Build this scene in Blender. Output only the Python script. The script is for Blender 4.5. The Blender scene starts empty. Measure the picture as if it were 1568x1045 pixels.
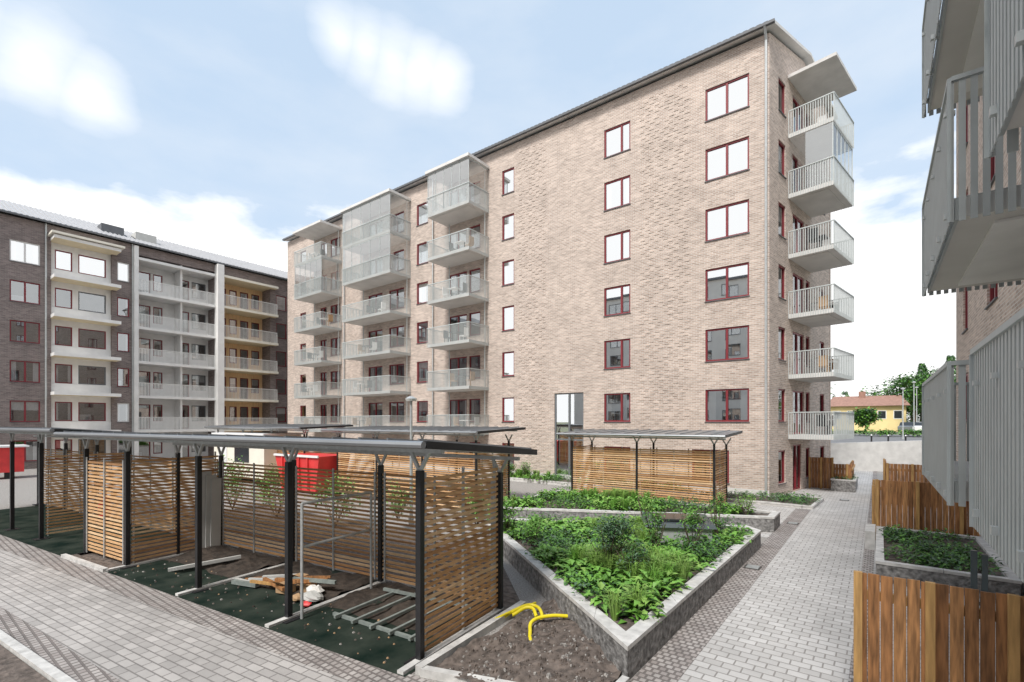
import bpy, math, random, bmesh
from mathutils import Vector, noise
random.seed(7)
sc=bpy.context.scene
R=random.random
def U(a,b): return a+(b-a)*random.random()

# ------------------------------------------------------------ materials
M={}
def base(name):
    m=bpy.data.materials.new(name); m.use_nodes=True
    nt=m.node_tree; b=nt.nodes['Principled BSDF']; M[name]=m
    return m,nt,b
def pos(nt,scale=(1,1,1),rot=0):
    g=nt.nodes.new('ShaderNodeNewGeometry'); mp=nt.nodes.new('ShaderNodeMapping')
    mp.inputs['Scale'].default_value=scale; mp.inputs['Rotation'].default_value=(0,0,rot)
    nt.links.new(g.outputs['Position'],mp.inputs['Vector']); return mp.outputs['Vector']
def c4(c,k=1): return (min(c[0]*k,1),min(c[1]*k,1),min(c[2]*k,1),1)
def simple(name,col,rough=.6,var=.15,scale=3.,metal=0,bump=0,stretch=(1,1,1),spec=.5,detail=5,col2=None):
    m,nt,b=base(name)
    n=nt.nodes.new('ShaderNodeTexNoise'); n.inputs['Scale'].default_value=scale; n.inputs['Detail'].default_value=detail
    nt.links.new(pos(nt,stretch),n.inputs['Vector'])
    r=nt.nodes.new('ShaderNodeValToRGB'); r.color_ramp.elements[0].position=.3; r.color_ramp.elements[1].position=.7
    r.color_ramp.elements[0].color=c4(col,1-var); r.color_ramp.elements[1].color=c4(col2 or col,1+var)
    nt.links.new(n.outputs['Fac'],r.inputs['Fac']); nt.links.new(r.outputs['Color'],b.inputs['Base Color'])
    b.inputs['Roughness'].default_value=rough; b.inputs['Metallic'].default_value=metal; b.inputs['Specular IOR Level'].default_value=spec
    if bump:
        bp=nt.nodes.new('ShaderNodeBump'); bp.inputs['Strength'].default_value=bump; bp.inputs['Distance'].default_value=.05
        nt.links.new(n.outputs['Fac'],bp.inputs['Height']); nt.links.new(bp.outputs['Normal'],b.inputs['Normal'])
    return m
def brickmat(name,c1,c2,mort,bw,bh,ms,vertical=True,rot=0,rough=.85,var=.12,bump=.4,offset=.5,bdist=.01,big=.5,streak=0):
    m,nt,b=base(name)
    if vertical:
        g=nt.nodes.new('ShaderNodeNewGeometry'); s=nt.nodes.new('ShaderNodeSeparateXYZ'); nt.links.new(g.outputs['Position'],s.inputs[0])
        a=nt.nodes.new('ShaderNodeMath'); nt.links.new(s.outputs[0],a.inputs[0]); nt.links.new(s.outputs[1],a.inputs[1])
        c=nt.nodes.new('ShaderNodeCombineXYZ'); nt.links.new(a.outputs[0],c.inputs[0]); nt.links.new(s.outputs[2],c.inputs[1]); vec=c.outputs[0]
    else: vec=pos(nt,(1,1,1),rot)
    t=nt.nodes.new('ShaderNodeTexBrick'); nt.links.new(vec,t.inputs['Vector'])
    t.offset=offset; t.inputs['Scale'].default_value=1
    t.inputs['Color1'].default_value=c4(c1); t.inputs['Color2'].default_value=c4(c2); t.inputs['Mortar'].default_value=c4(mort)
    t.inputs['Mortar Size'].default_value=ms; t.inputs['Brick Width'].default_value=bw; t.inputs['Row Height'].default_value=bh
    t.inputs['Mortar Smooth'].default_value=.2
    n=nt.nodes.new('ShaderNodeTexNoise'); n.inputs['Scale'].default_value=big; n.inputs['Detail'].default_value=9; n.inputs['Roughness'].default_value=.7
    nt.links.new(vec,n.inputs['Vector'])
    mr=nt.nodes.new('ShaderNodeMapRange'); mr.inputs[1].default_value=.3; mr.inputs[2].default_value=.7; mr.inputs[3].default_value=1-var; mr.inputs[4].default_value=1+var
    nt.links.new(n.outputs['Fac'],mr.inputs[0]); fac=mr.outputs[0]
    if streak:
        mp=nt.nodes.new('ShaderNodeMapping'); mp.inputs['Scale'].default_value=(1.3,10,1); nt.links.new(vec,mp.inputs[0])
        n2=nt.nodes.new('ShaderNodeTexNoise'); n2.inputs['Scale'].default_value=1; n2.inputs['Detail'].default_value=3; nt.links.new(mp.outputs[0],n2.inputs[0])
        m2=nt.nodes.new('ShaderNodeMapRange'); m2.inputs[1].default_value=.35; m2.inputs[2].default_value=.65; m2.inputs[3].default_value=1-streak; m2.inputs[4].default_value=1+streak
        nt.links.new(n2.outputs['Fac'],m2.inputs[0]); mm=nt.nodes.new('ShaderNodeMath'); mm.operation='MULTIPLY'; nt.links.new(fac,mm.inputs[0]); nt.links.new(m2.outputs[0],mm.inputs[1]); fac=mm.outputs[0]
    vm=nt.nodes.new('ShaderNodeVectorMath'); vm.operation='SCALE'
    nt.links.new(t.outputs['Color'],vm.inputs[0]); nt.links.new(fac,vm.inputs['Scale'])
    nt.links.new(vm.outputs[0],b.inputs['Base Color']); b.inputs['Roughness'].default_value=rough
    bp=nt.nodes.new('ShaderNodeBump'); bp.invert=True; bp.inputs['Strength'].default_value=bump; bp.inputs['Distance'].default_value=bdist
    nt.links.new(t.outputs['Fac'],bp.inputs['Height']); nt.links.new(bp.outputs['Normal'],b.inputs['Normal'])
    return m
def glass(name,fac,tint=(.95,.97,.98),rough=.01):
    m=bpy.data.materials.new(name); m.use_nodes=True; M[name]=m; nt=m.node_tree; nt.nodes.remove(nt.nodes['Principled BSDF'])
    o=nt.nodes['Material Output']; g=nt.nodes.new('ShaderNodeBsdfGlossy'); t=nt.nodes.new('ShaderNodeBsdfTransparent'); mx=nt.nodes.new('ShaderNodeMixShader')
    g.inputs['Roughness'].default_value=rough; g.inputs['Color'].default_value=c4(tint); t.inputs['Color'].default_value=c4(tint)
    mx.inputs[0].default_value=fac
    nt.links.new(t.outputs[0],mx.inputs[1]); nt.links.new(g.outputs[0],mx.inputs[2]); nt.links.new(mx.outputs[0],o.inputs['Surface'])
brickmat('brick_tan',(.575,.455,.385),(.385,.29,.24),(.60,.565,.52),.25,.083,.012,var=.13,bump=.4,streak=.12)
brickmat('brick_relief',(.58,.46,.39),(.42,.33,.275),(.55,.51,.46),.25,.083,.011,var=.1,bump=.2)
brickmat('brick_dark',(.165,.125,.118),(.26,.205,.19),(.27,.25,.24),.25,.083,.01,var=.15,bump=.3,streak=.12)
brickmat('pavers',(.54,.525,.51),(.44,.425,.41),(.27,.255,.24),.25,.165,.011,vertical=False,var=.14,bump=.6,big=.6)
brickmat('pavers_left',(.47,.445,.425),(.36,.34,.325),(.22,.205,.195),.28,.14,.011,vertical=False,rot=math.radians(-7),var=.2,bump=.6,big=.5)
brickmat('setts',(.31,.275,.26),(.43,.40,.38),(.18,.16,.15),.11,.11,.016,vertical=False,var=.25,bump=1,bdist=.02,big=2)
simple('soil',(.13,.105,.09),.95,.5,9,bump=1,detail=9)
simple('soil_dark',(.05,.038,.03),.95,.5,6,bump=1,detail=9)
simple('gravel',(.33,.31,.29),.95,.35,30,bump=.8)
simple('ground_far',(.16,.17,.10),.95,.3,.2)
simple('asphalt',(.16,.16,.165),.9,.1,2)
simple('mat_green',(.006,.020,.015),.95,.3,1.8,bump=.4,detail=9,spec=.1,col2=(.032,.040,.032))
simple('concrete',(.60,.59,.57),.8,.12,2.5,bump=.15,detail=8)
simple('kerb',(.56,.55,.53),.8,.22,6,bump=.25,detail=9)
simple('stone_rough',(.22,.215,.21),.9,.6,11,bump=1.,detail=9)
simple('steel_black',(.018,.018,.02),.45,.2,4)
simple('steel_galv',(.50,.52,.52),.45,.12,9,metal=.4)
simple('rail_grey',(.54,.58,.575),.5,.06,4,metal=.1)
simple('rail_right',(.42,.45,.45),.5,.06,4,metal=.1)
simple('rack_grey',(.22,.25,.235),.6,.2,9)
simple('rail_white',(.78,.78,.76),.5,.05,4)
simple('slab_white',(.66,.65,.63),.7,.10,1.5)
simple('soffit',(.62,.60,.57),.8,.08,1.)
simple('slab_cream',(.80,.76,.66),.7,.05,2)
simple('cream_under',(.80,.68,.46),.7,.1,2,stretch=(4,1,1))
simple('panel_white',(.80,.79,.77),.7,.06,2)
simple('panel_grey',(.50,.50,.48),.8,.08,2)
simple('wood_clad',(.82,.57,.32),.6,.15,4,stretch=(6,6,.4))
simple('red_frame',(.21,.022,.03),.45,.1,5)
simple('white_frame',(.75,.74,.72),.5,.05,5)
simple('grey_frame',(.16,.17,.18),.5,.05,5)
simple('roof_dark',(.12,.125,.135),.6,.1,3)
simple('roof_tile',(.42,.42,.43),.7,.15,6)
simple('roof_metal',(.34,.355,.37),.38,.12,.8,metal=.7)
simple('curtain',(.75,.73,.7),.9,.15,9,stretch=(6,6,.2))
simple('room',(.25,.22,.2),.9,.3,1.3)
for i,c in enumerate([(.66,.40,.20),(.54,.30,.13),(.76,.52,.30),(.44,.23,.10)]): simple('larch%d'%i,c,.65,.22,5,stretch=(1,1,9))
for i,c in enumerate([(.33,.155,.06),(.25,.115,.045),(.40,.20,.08)]): simple('board%d'%i,c,.65,.5,6,stretch=(5,5,.5),detail=9)
simple('board_post',(.46,.27,.10),.6,.3,5,stretch=(5,5,.5),detail=8)
for i,c in enumerate([(.10,.24,.035),(.15,.33,.05),(.06,.16,.035),(.22,.37,.08),(.08,.14,.08)]): simple('leaf%d'%i,c,.5,.25,3)
simple('bark',(.12,.09,.07),.9,.3,9)
simple('yellow',(.80,.66,.02),.4,.1,5)
simple('red_paint',(.70,.05,.05),.5,.15,2)
simple('white_paint',(.8,.8,.8),.5,.05,2)
simple('cardboard',(.42,.27,.15),.8,.15,5)
simple('house_yellow',(.80,.64,.32),.8,.08,1)
simple('roof_red',(.30,.17,.13),.8,.2,3)
simple('car_paint',(.35,.37,.4),.25,.03,2,metal=.6)
simple('tyre',(.02,.02,.02),.8,.1,3)
simple('iron',(.06,.055,.05),.6,.3,20)
simple('hatch',(.13,.16,.17),.25,.08,2,metal=.5)
simple('render_white',(.62,.60,.56),.8,.06,.6)
simple('dark_glassy',(.03,.035,.04),.1,.1,2)
glass('pane',.80); glass('pane_dim',.40,(.8,.83,.85)); glass('balc_glass',.34,(.95,.97,.98),.04)

# ------------------------------------------------------------ mesh builder
class MB:
    def __init__(s,ox=0,oy=0,ang=0):
        s.v=[];s.f=[];s.m=[];s.names=[];s.o=(ox,oy);s.c=math.cos(ang);s.s=math.sin(ang)
    def P(s,p):
        return (s.o[0]+p[0]*s.c-p[1]*s.s, s.o[1]+p[0]*s.s+p[1]*s.c, p[2])
    def mi(s,m):
        if m not in s.names: s.names.append(m)
        return s.names.index(m)
    def face(s,pts,m):
        k=len(s.v); s.v+= [s.P(p) for p in pts]; s.f.append(tuple(range(k,k+len(pts)))); s.m.append(s.mi(m))
    def hexa(s,p,m,mt=None,mb_=None):
        k=len(s.v); s.v+=[s.P(q) for q in p]
        for j,q in enumerate([(3,2,1,0),(4,5,6,7),(0,1,5,4),(1,2,6,5),(2,3,7,6),(3,0,4,7)]):
            s.f.append(tuple(k+i for i in q)); mm=m
            if j==1 and mt: mm=mt
            if j==0 and mb_: mm=mb_
            s.m.append(s.mi(mm))
    def box(s,x0,x1,y0,y1,z0,z1,m,mt=None,mb_=None):
        s.hexa([(x0,y0,z0),(x1,y0,z0),(x1,y1,z0),(x0,y1,z0),(x0,y0,z1),(x1,y0,z1),(x1,y1,z1),(x0,y1,z1)],m,mt,mb_)
    def seg(s,x0,y0,x1,y1,t,z0,z1,m,za=0):
        d=math.hypot(x1-x0,y1-y0); nx,ny=-(y1-y0)/d*t/2,(x1-x0)/d*t/2
        s.hexa([(x0-nx,y0-ny,z0),(x1-nx,y1-ny,z0+za),(x1+nx,y1+ny,z0+za),(x0+nx,y0+ny,z0),
                (x0-nx,y0-ny,z1),(x1-nx,y1-ny,z1+za),(x1+nx,y1+ny,z1+za),(x0+nx,y0+ny,z1)],m)
    def bar(s,p,q,w,m):
        p=Vector(p);q=Vector(q);d=(q-p).normalized(); a=Vector((0,0,1)) if abs(d.z)<.9 else Vector((1,0,0))
        u=d.cross(a).normalized()*w/2; v=d.cross(u).normalized()*w/2
        s.hexa([p-u-v,p+u-v,p+u+v,p-u+v,q-u-v,q+u-v,q+u+v,q-u+v],m)
    def tube(s,p,q,r0,r1,m,n=8):
        p=Vector(p);q=Vector(q);d=(q-p).normalized(); a=Vector((0,0,1)) if abs(d.z)<.9 else Vector((1,0,0))
        u=d.cross(a).normalized(); v=d.cross(u).normalized(); k=len(s.v)
        for c,r in((p,r0),(q,r1)):
            for i in range(n):
                t=2*math.pi*i/n; s.v.append(s.P(c+u*r*math.cos(t)+v*r*math.sin(t)))
        mi=s.mi(m)
        for i in range(n): s.f.append((k+i,k+(i+1)%n,k+n+(i+1)%n,k+n+i)); s.m.append(mi)
        s.f.append(tuple(k+i for i in range(n))); s.m.append(mi); s.f.append(tuple(k+n+i for i in range(n))); s.m.append(mi)
    def obj(s,name,parent=None):
        me=bpy.data.meshes.new(name); me.from_pydata(s.v,[],s.f)
        for n in s.names: me.materials.append(M[n])
        me.polygons.foreach_set('material_index',s.m); me.update()
        o=bpy.data.objects.new(name,me); sc.collection.objects.link(o)
        if parent: o.parent=parent
        return o
def empty(name):
    e=bpy.data.objects.new(name,None); sc.collection.objects.link(e); return e
def wall(mb,x0,x1,z0,z1,holes,m,y=0.,rev=.14,revm=None):
    xs=sorted({x0,x1,*[h[0] for h in holes],*[h[1] for h in holes]}); zs=sorted({z0,z1,*[h[2] for h in holes],*[h[3] for h in holes]})
    xs=[x for x in xs if x0<=x<=x1]; zs=[z for z in zs if z0<=z<=z1]
    for i in range(len(xs)-1):
        start=None
        for j in range(len(zs)-1):
            cx=(xs[i]+xs[i+1])/2; cz=(zs[j]+zs[j+1])/2
            hole=any(h[0]<cx<h[1] and h[2]<cz<h[3] for h in holes)
            if not hole:
                if start is None: start=zs[j]
                end=zs[j+1]
            if (hole or j==len(zs)-2) and start is not None:
                mb.face([(xs[i],y,start),(xs[i+1],y,start),(xs[i+1],y,end),(xs[i],y,end)],m); start=None
    for h in holes:
        a,b,c,d=h[:4]; r=h[4] if len(h)>4 else rev; q=revm or m
        mb.face([(a,y,c),(a,y+r,c),(a,y+r,d),(a,y,d)],q); mb.face([(b,y,c),(b,y+r,c),(b,y+r,d),(b,y,d)],q)
        mb.face([(a,y,d),(b,y,d),(b,y+r,d),(a,y+r,d)],q); mb.face([(a,y,c),(b,y,c),(b,y+r,c),(a,y+r,c)],q)
PANE='pane'
def window(mb,x0,x1,z0,z1,fr='red_frame',mull=(.5,),y=0.,fw=.075,cur=None,sill=True,trans=None):
    a,b=y+.05,y+.13
    mb.box(x0,x0+fw,a,b,z0,z1,fr); mb.box(x1-fw,x1,a,b,z0,z1,fr)
    mb.box(x0+fw,x1-fw,a,b,z0,z0+fw,fr); mb.box(x0+fw,x1-fw,a,b,z1-fw,z1,fr)
    xm=[x0+fw]+[x0+(x1-x0)*t for t in mull]+[x1-fw]
    for q in xm[1:-1]: mb.box(q-.05,q+.05,a-.003,b-.01,z0+fw,z1-fw,fr)
    if trans: mb.box(x0+fw,x1-fw,a-.002,b-.012,trans-.04,trans+.04,fr)
    for p_,q_ in zip(xm[:-1],xm[1:]):   # every sash sits at its own very slight angle
        d1,d2,d3=U(-.006,.006),U(-.006,.006),U(-.006,.006)
        mb.face([(p_,b-.03,z0+fw),(q_,b-.03+d1,z0+fw),(q_,b-.03+d1+d2,z1-fw),(p_,b-.03+d2,z1-fw)],PANE)
    if sill: mb.box(x0-.03,x1+.03,y-.05,y+.05,z0-.035,z0-.003,'roof_dark')
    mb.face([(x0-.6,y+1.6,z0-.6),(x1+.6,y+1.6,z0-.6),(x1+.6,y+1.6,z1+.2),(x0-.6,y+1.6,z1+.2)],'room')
    if cur is None: cur=random.choice([0,0,1,2,3])
    w=x1-x0
    if cur==1:
        mb.box(x0+.02,x0+.22*w,y+.22,y+.26,z0,z1,'curtain'); mb.box(x1-.22*w,x1-.02,y+.22,y+.26,z0,z1,'curtain')
    if cur==2: mb.box(x0+.02,x1-.02,y+.2,y+.22,z1-.45*(z1-z0),z1,'curtain')
    if cur==3: mb.box(x0+.1*w,x1-.5*w,y+.5,y+.8,z0,z0+.35*(z1-z0),'curtain')
def railing(mb,pts,z0,z1,m,sp=.1,bw=.028,toprail=.05):
    for (a,b) in zip(pts[:-1],pts[1:]):
        L=math.hypot(b[0]-a[0],b[1]-a[1]); n=max(2,int(L/sp))
        for i in range(n+1):
            t=i/n; x=a[0]+(b[0]-a[0])*t; y=a[1]+(b[1]-a[1])*t; dx=(b[0]-a[0])/L*bw/2; dy=(b[1]-a[1])/L*bw/2
            mb.seg(x-dx,y-dy,x+dx,y+dy,.012,z0,z1,m)
        mb.seg(a[0],a[1],b[0],b[1],toprail,z1,z1+.045,m)
def balcony(mb,x0,x1,z,d,glazed=False,m='rail_grey',sp=.1,bw=.032,H=2.89,furn=True):
    mb.box(x0,x1,-d,-.002,z,z+.2,'slab_white',None,'soffit')
    mb.box(x0+.25,x1-.25,-d+.25,-.25,z-.02,z-.003,'soffit')
    e=.03
    railing(mb,[(x0-e,-.02),(x0-e,-d-e),(x1+e,-d-e),(x1+e,-.02)],z+.0,z+1.25,m,sp,bw)
    if glazed:
        for (a,b) in (((x0+.02,-.05),(x0+.02,-d+.02)),((x0+.02,-d+.02),(x1-.02,-d+.02)),((x1-.02,-d+.02),(x1-.02,-.05))):
            mb.face([(a[0],a[1],z+.2),(b[0],b[1],z+.2),(b[0],b[1],z+H-.03),(a[0],a[1],z+H-.03)],'balc_glass')
        n=5
        for i in range(n+1):
            x=x0+.02+(x1-x0-.04)*i/n; mb.box(x-.012,x+.012,-d+.0,-d+.04,z+.2,z+H-.03,'rail_grey')
        mb.box(x0,x1,-d,-d+.05,z+H-.09,z+H-.032,'rail_grey'); mb.box(x1-.05,x1,-d+.05,-.05,z+H-.09,z+H-.032,'rail_grey')
    elif furn:
        cx=U(x0+.8,x1-.8); mb.box(cx-.35,cx+.35,-d+.5,-d+1.1,z+.9,z+.94,random.choice(['steel_black','white_frame']))
        for q in(-.3,.3): mb.box(cx+q-.02,cx+q+.02,-d+.78,-d+.82,z+.2,z+.9,'steel_black')
        for q in(-.7,.7):
            mm=random.choice(['steel_black','white_frame','cardboard']); mb.box(cx+q-.2,cx+q+.2,-d+.6,-d+1.,z+.6,z+.65,mm); mb.box(cx+q*1.3-.02,cx+q*1.3+.02,-d+.6,-d+1.,z+.65,z+1.15,mm)
            for l in(-.17,.17): mb.box(cx+q+l-.015,cx+q+l+.015,-d+.62,-d+.65,z+.2,z+.6,mm)

FL=2.89
# ------------------------------------------------------------ building A (tan brick)
A=empty('tan_brick_apartment_building')
X0=-45.5; YF=24.2; CX=-3.91
def ax(X): return X-X0
w=MB(X0,YF,0); win=MB(X0,YF,0)
holes=[]
def addw(mbw,holes,x0,x1,z0,z1,**k):
    holes.append((x0,x1,z0,z1)); window(mbw,x0,x1,z0,z1,**k)
for i in range(-1,6):
    s=3.43+FL*i; t=4.97+FL*i
    if i>=0: addw(win,holes,ax(-6.67),ax(-4.74),s,t,cur=0 if i>0 else 1)
    else: addw(win,holes,ax(-7.3),ax(-5.6),s,t)
    addw(win,holes,ax(-12.02),ax(-10.5),s,t,mull=(.66,))
    addw(win,holes,ax(-19.16),ax(-18.2),s,t,mull=())
    addw(win,holes,ax(-27.2),ax(-26.0),s,t,mull=())
    PANE='pane_dim'
    for (a,b,c,e) in ((-23.9,-22.2,-22.0,-21.0),(-33.0,-31.2,-30.4,-28.6),(-40.0,-39,-38.4,-37.0)):
        z=2.82+FL*i
        if z>0: addw(win,holes,ax(a),ax(b),z,z+2.15,sill=False,mull=(.5,)); 
        addw(win,holes,ax(c),ax(e),s,t,mull=(.5,) if e-c>1.2 else ())
    PANE='pane'
    addw(win,holes,ax(-43.4),ax(-42.4),s,t,mull=())
holes.append((ax(-15.23),ax(-13.3),.1,5.1)); window(win,ax(-15.23),ax(-13.3),.1,5.1,fr='grey_frame',mull=(.5,),sill=False,trans=2.4,cur=0)
W=CX-X0
wall(w,0,W,0,20.85,holes,'brick_tan')
w.box(0,W,-.03,-.002,0,.35,'concrete')
GA=math.atan2(.983,.184); GL=9.2
w2=MB(CX,YF,GA); hs=[]; win2=MB(CX,YF,GA)
PANE='pane_dim'
for i in range(-1,6):
    s=3.43+FL*i;t=4.97+FL*i
    addw(win2,hs,1.1,2.0,s,t,mull=())
    z=2.82+FL*i
    if i>=0: addw(win2,hs,3.0,4.6,z,z+2.15,sill=False)
    addw(win2,hs,4.9,5.5,s,t,mull=())
    addw(win2,hs,7.2,8.0,s,t,mull=())
addw(win2,hs,3.0,4.2,.05,2.3,sill=False)
wall(w2,0,GL,0,20.85,hs,'brick_tan')
w2.face([(0,0,20.85),(GL,0,20.85),(GL/2,0,21.85)],'brick_tan')
gx,gy=CX+.184*GL,YF+.983*GL
w.box(0,gx-X0-.02,gy-YF-.2,gy-YF,0,20.85,'brick_tan'); w.box(-.2,-.002,0.002,gy-YF,0,20.85,'brick_tan')
w.obj('walls_front',A); w2.obj('walls_gable',A); win.obj('windows_front',A); win2.obj('windows_gable',A)
rl=MB(X0,YF,0)
def relief(xa,xb,z0,z1):
    z=z0;k=0
    while z<z1:
        x=xa+(.25 if k%2 else 0)+U(0,.1)
        while x<xb-.3:
            if R()<.75: rl.box(x,x+.23,-.018,-.001,z,z+.06,'brick_relief')
            x+=.5
        z+=.166;k+=1
for (a,b) in ((ax(-10.0),ax(-7.3)),(ax(-17.9),ax(-15.6))):
    relief(a,b,.9 if b<ax(-14) else 3.2,20.2)
relief(ax(-25.8),ax(-24.9),3,20); relief(ax(-35.9),ax(-34.2),3,20)
rl.obj('brick_relief_pattern',A)
rf=MB()
ex0,ex1=X0-.3,CX+.28; ry=28.8; rz=22.05
f0=(ex0,YF-.35,20.9);f1=(ex1,YF-.35,20.9);r0=(ex0,ry,rz);r1=(CX+.184*4.7+.3,ry,rz);b0=(ex0,gy+.35,20.9);b1=(gx+.32,gy+.35,20.9)
def up(p,d=.14): return (p[0],p[1],p[2]+d)
rf.hexa([f0,f1,r1,r0,up(f0),up(f1),up(r1),up(r0)],'slab_white','roof_dark'); rf.hexa([r0,r1,b1,b0,up(r0),up(r1),up(b1),up(b0)],'slab_white','roof_dark')
x=ex0
while x<ex1-.2:
    rf.box(x,x+.17,YF-.40,YF+.2,21.06,21.12,'roof_dark'); x+=.28
rf.box(ex0,ex1,YF-.48,YF-.352,20.92,21.04,'roof_dark')
rf.tube((CX-.12,YF-.1,.1),(CX-.12,YF-.1,20.5),.055,.055,'steel_galv'); rf.tube((CX-.12,YF-.1,20.5),(CX-.12,YF-.42,20.95),.055,.055,'steel_galv')
for xx in(-25.4,-36.2): rf.tube((xx,YF-.1,.1),(xx,YF-.1,20.9),.05,.05,'steel_galv')
rf.obj('roof',A)
bl=MB(X0,YF,0)
for i in range(0,6):
    z=2.6+FL*i
    balcony(bl,ax(-24.0),ax(-20.3),z,1.9,glazed=(i==5))
    balcony(bl,ax(-33.7),ax(-27.9),z,1.9,glazed=(i>=4))
    balcony(bl,ax(-40.9),ax(-36.7),z,1.9,glazed=(i in(4,)))
for a,b in((-24.0,-20.3),(-33.7,-27.9),(-40.9,-36.7)):
    bl.box(ax(a)-.1,ax(b)+.1,-2.05,-.002,2.6+FL*6-.03,2.6+FL*6+.15,'slab_white','roof_dark')
    for q in(ax(a)+.4,ax(b)-.1): bl.box(q,q+.05,-.3,-.25,2.6,20,'rail_grey')
bl.obj('balconies_front',A)
bg=MB(CX,YF,GA)
for i in range(0,6): balcony(bg,2.4,5.7,2.6+FL*i,1.85,glazed=(i==4),m='rail_grey')
bg.box(2.3,5.8,-2.0,-.002,19.9,20.05,'slab_white')
bg.obj('balconies_gable',A)

# ------------------------------------------------------------ building B (dark brick, white loggias)
B=empty('dark_brick_apartment_building')
YB=-12; XB=-49.5
def by(Y): return Y-YB
w=MB(XB,YB,math.pi/2); win=MB(XB,YB,math.pi/2); holes=[]
top=17.45
holes+= [(by(8.0),by(11.6),0,top,.3),(by(13.2),by(19.3),0,top,1.7),(by(19.7),by(24.4),0,top,1.7)]
for i in range(-1,5):
    s=3.43+FL*i;t=4.97+FL*i
    PANE='pane' if i==4 else 'pane_dim'
    fr='white_frame' if i in(4,) else 'red_frame'
    addw(win,holes,by(5.82),by(7.4),s,t,fr=fr); addw(win,holes,by(11.95),by(12.75),s,t,mull=(),fr='white_frame' if i in (-1,0,4) else 'red_frame')
    for q in(-9,-5,-1,2.5): addw(win,holes,by(q),by(q)+1.6,s,t)
    addw(win,holes,by(25.0),by(26.1),s,t,mull=()); addw(win,holes,by(27),by(28.5),s,t)
wall(w,0,by(32),0,18.2,holes,'brick_dark')
w.box(0,by(32),10,10.2,0,18.2,'brick_dark'); w.box(-.2,-.002,0,10,0,18.2,'brick_dark'); w.box(by(32)+.002,by(32)+.2,0,10,0,18.2,'brick_dark')
h1=[];h2=[];h3=[]
wb=MB(XB,YB,math.pi/2)
for i in range(-1,5):
    PANE='pane' if i==4 else 'pane_dim'
    z=2.82+FL*i; s=3.5+FL*i;t=4.97+FL*i
    holes1=(by(8.25),by(9.25),s,t) ; h1.append(holes1); window(win,*holes1,mull=(),y=.3,sill=False)
    q=(by(9.6),by(11.3),s,t); h1.append(q); window(win,*q,mull=(),y=.3,sill=False,fr='grey_frame' if i%2 else 'red_frame')
    zz=max(z,.05); PANE='pane_dim'
    for a,b in((13.7,14.7),(16.9,17.7)): q=(by(a),by(b),zz,z+2.15); h2.append(q); window(win,*q,mull=(),y=1.7,sill=False)
    for a,b in((14.9,15.6),(17.9,19.1)): q=(by(a),by(b),s,t); h2.append(q); window(win,*q,mull=(),y=1.7,sill=False,fr='red_frame' if a<15 else 'grey_frame')
    for a,b in((20.0,20.9),(22.2,23.0)): q=(by(a),by(b),zz,z+2.15); h3.append(q); window(win,*q,mull=(),y=1.7,sill=False)
    for a,b in((21.2,21.9),(23.3,24.1)): q=(by(a),by(b),s,t); h3.append(q); window(win,*q,mull=(),y=1.7,sill=False)
wall(wb,by(8.0),by(11.6),0,top,h1,'panel_white',y=.3); wall(wb,by(13.2),by(19.3),0,top,h2,'panel_white',y=1.7); wall(wb,by(19.7),by(24.4),0,top,h3,'wood_clad',y=1.7)
sl=MB(XB,YB,math.pi/2)
for i in range(0,6):
    z=2.55+FL*i
    sl.box(by(7.95),by(11.9),-1.3,.298,z,z+.24,'panel_white',None,'cream_under')
    if i==5: sl.box(by(7.8),by(12.1),-1.5,0-.002,z+.3,z+.45,'slab_cream')
    sl.box(by(13.2),by(19.3),-.25,1.69,z,z+.22,'panel_white')
    sl.box(by(19.72),by(24.9),-.7,1.69,z,z+.22,'slab_cream',None,'cream_under')
    if i<5:
        railing(sl,[(by(13.3),-.2),(by(19.2),-.2)],z+.22,z+1.25,'rail_white',.1,.05)
        railing(sl,[(by(19.8),-.62),(by(24.8),-.62),(by(24.8),-.02)],z+.22,z+1.25,'rail_white',.12,.035)
        sl.box(by(7.97),by(11.88),.2,.27,z+.24,z+.9,'panel_white')
sl.box(by(13.0),by(13.3),-.35,-.002,0,18.1,'panel_white'); sl.box(by(19.2),by(19.75),-.75,-.002,0,18.1,'panel_white'); sl.box(by(16.5),by(16.65),.2,1.68,0,top,'panel_white')
w.obj('walls',B); win.obj('windows',B); wb.obj('loggia_walls',B); sl.obj('loggia_slabs',B)
rf=MB(XB,YB,math.pi/2); L=by(32)
rf.hexa([(-.3,-.4,18.2),(L+.3,-.4,18.2),(L+.3,5.,20.6),(-.3,5.,20.6),(-.3,-.4,18.35),(L+.3,-.4,18.35),(L+.3,5.,20.75),(-.3,5.,20.75)],'panel_white','roof_tile')
rf.hexa([(-.3,5.,20.6),(L+.3,5.,20.6),(L+.3,10.5,18.2),(-.3,10.5,18.2),(-.3,5.,20.75),(L+.3,5.,20.75),(L+.3,10.5,18.35),(-.3,10.5,18.35)],'roof_tile')
x=0
while x<L:
    rf.hexa([(x,-.4,18.352),(x+.12,-.4,18.352),(x+.12,4.9,20.7),(x,4.9,20.7),(x,-.4,18.41),(x+.12,-.4,18.41),(x+.12,4.9,20.77),(x,4.9,20.77)],'roof_tile'); x+=.3
rf.box(-.3,L+.3,-.52,-.402,18.2,18.33,'roof_dark')
for a in(11.2,13.5): rf.box(by(a),by(a)+1.5,1.2,2.4,18.8,19.75,'panel_grey' if a>12 else 'roof_dark')
for a in(7.7,12.95,): rf.tube((by(a),-.1,0),(by(a),-.1,18.2),.06,.06,'steel_galv')
rf.obj('roof',B)
PANE='pane_dim'

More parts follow.
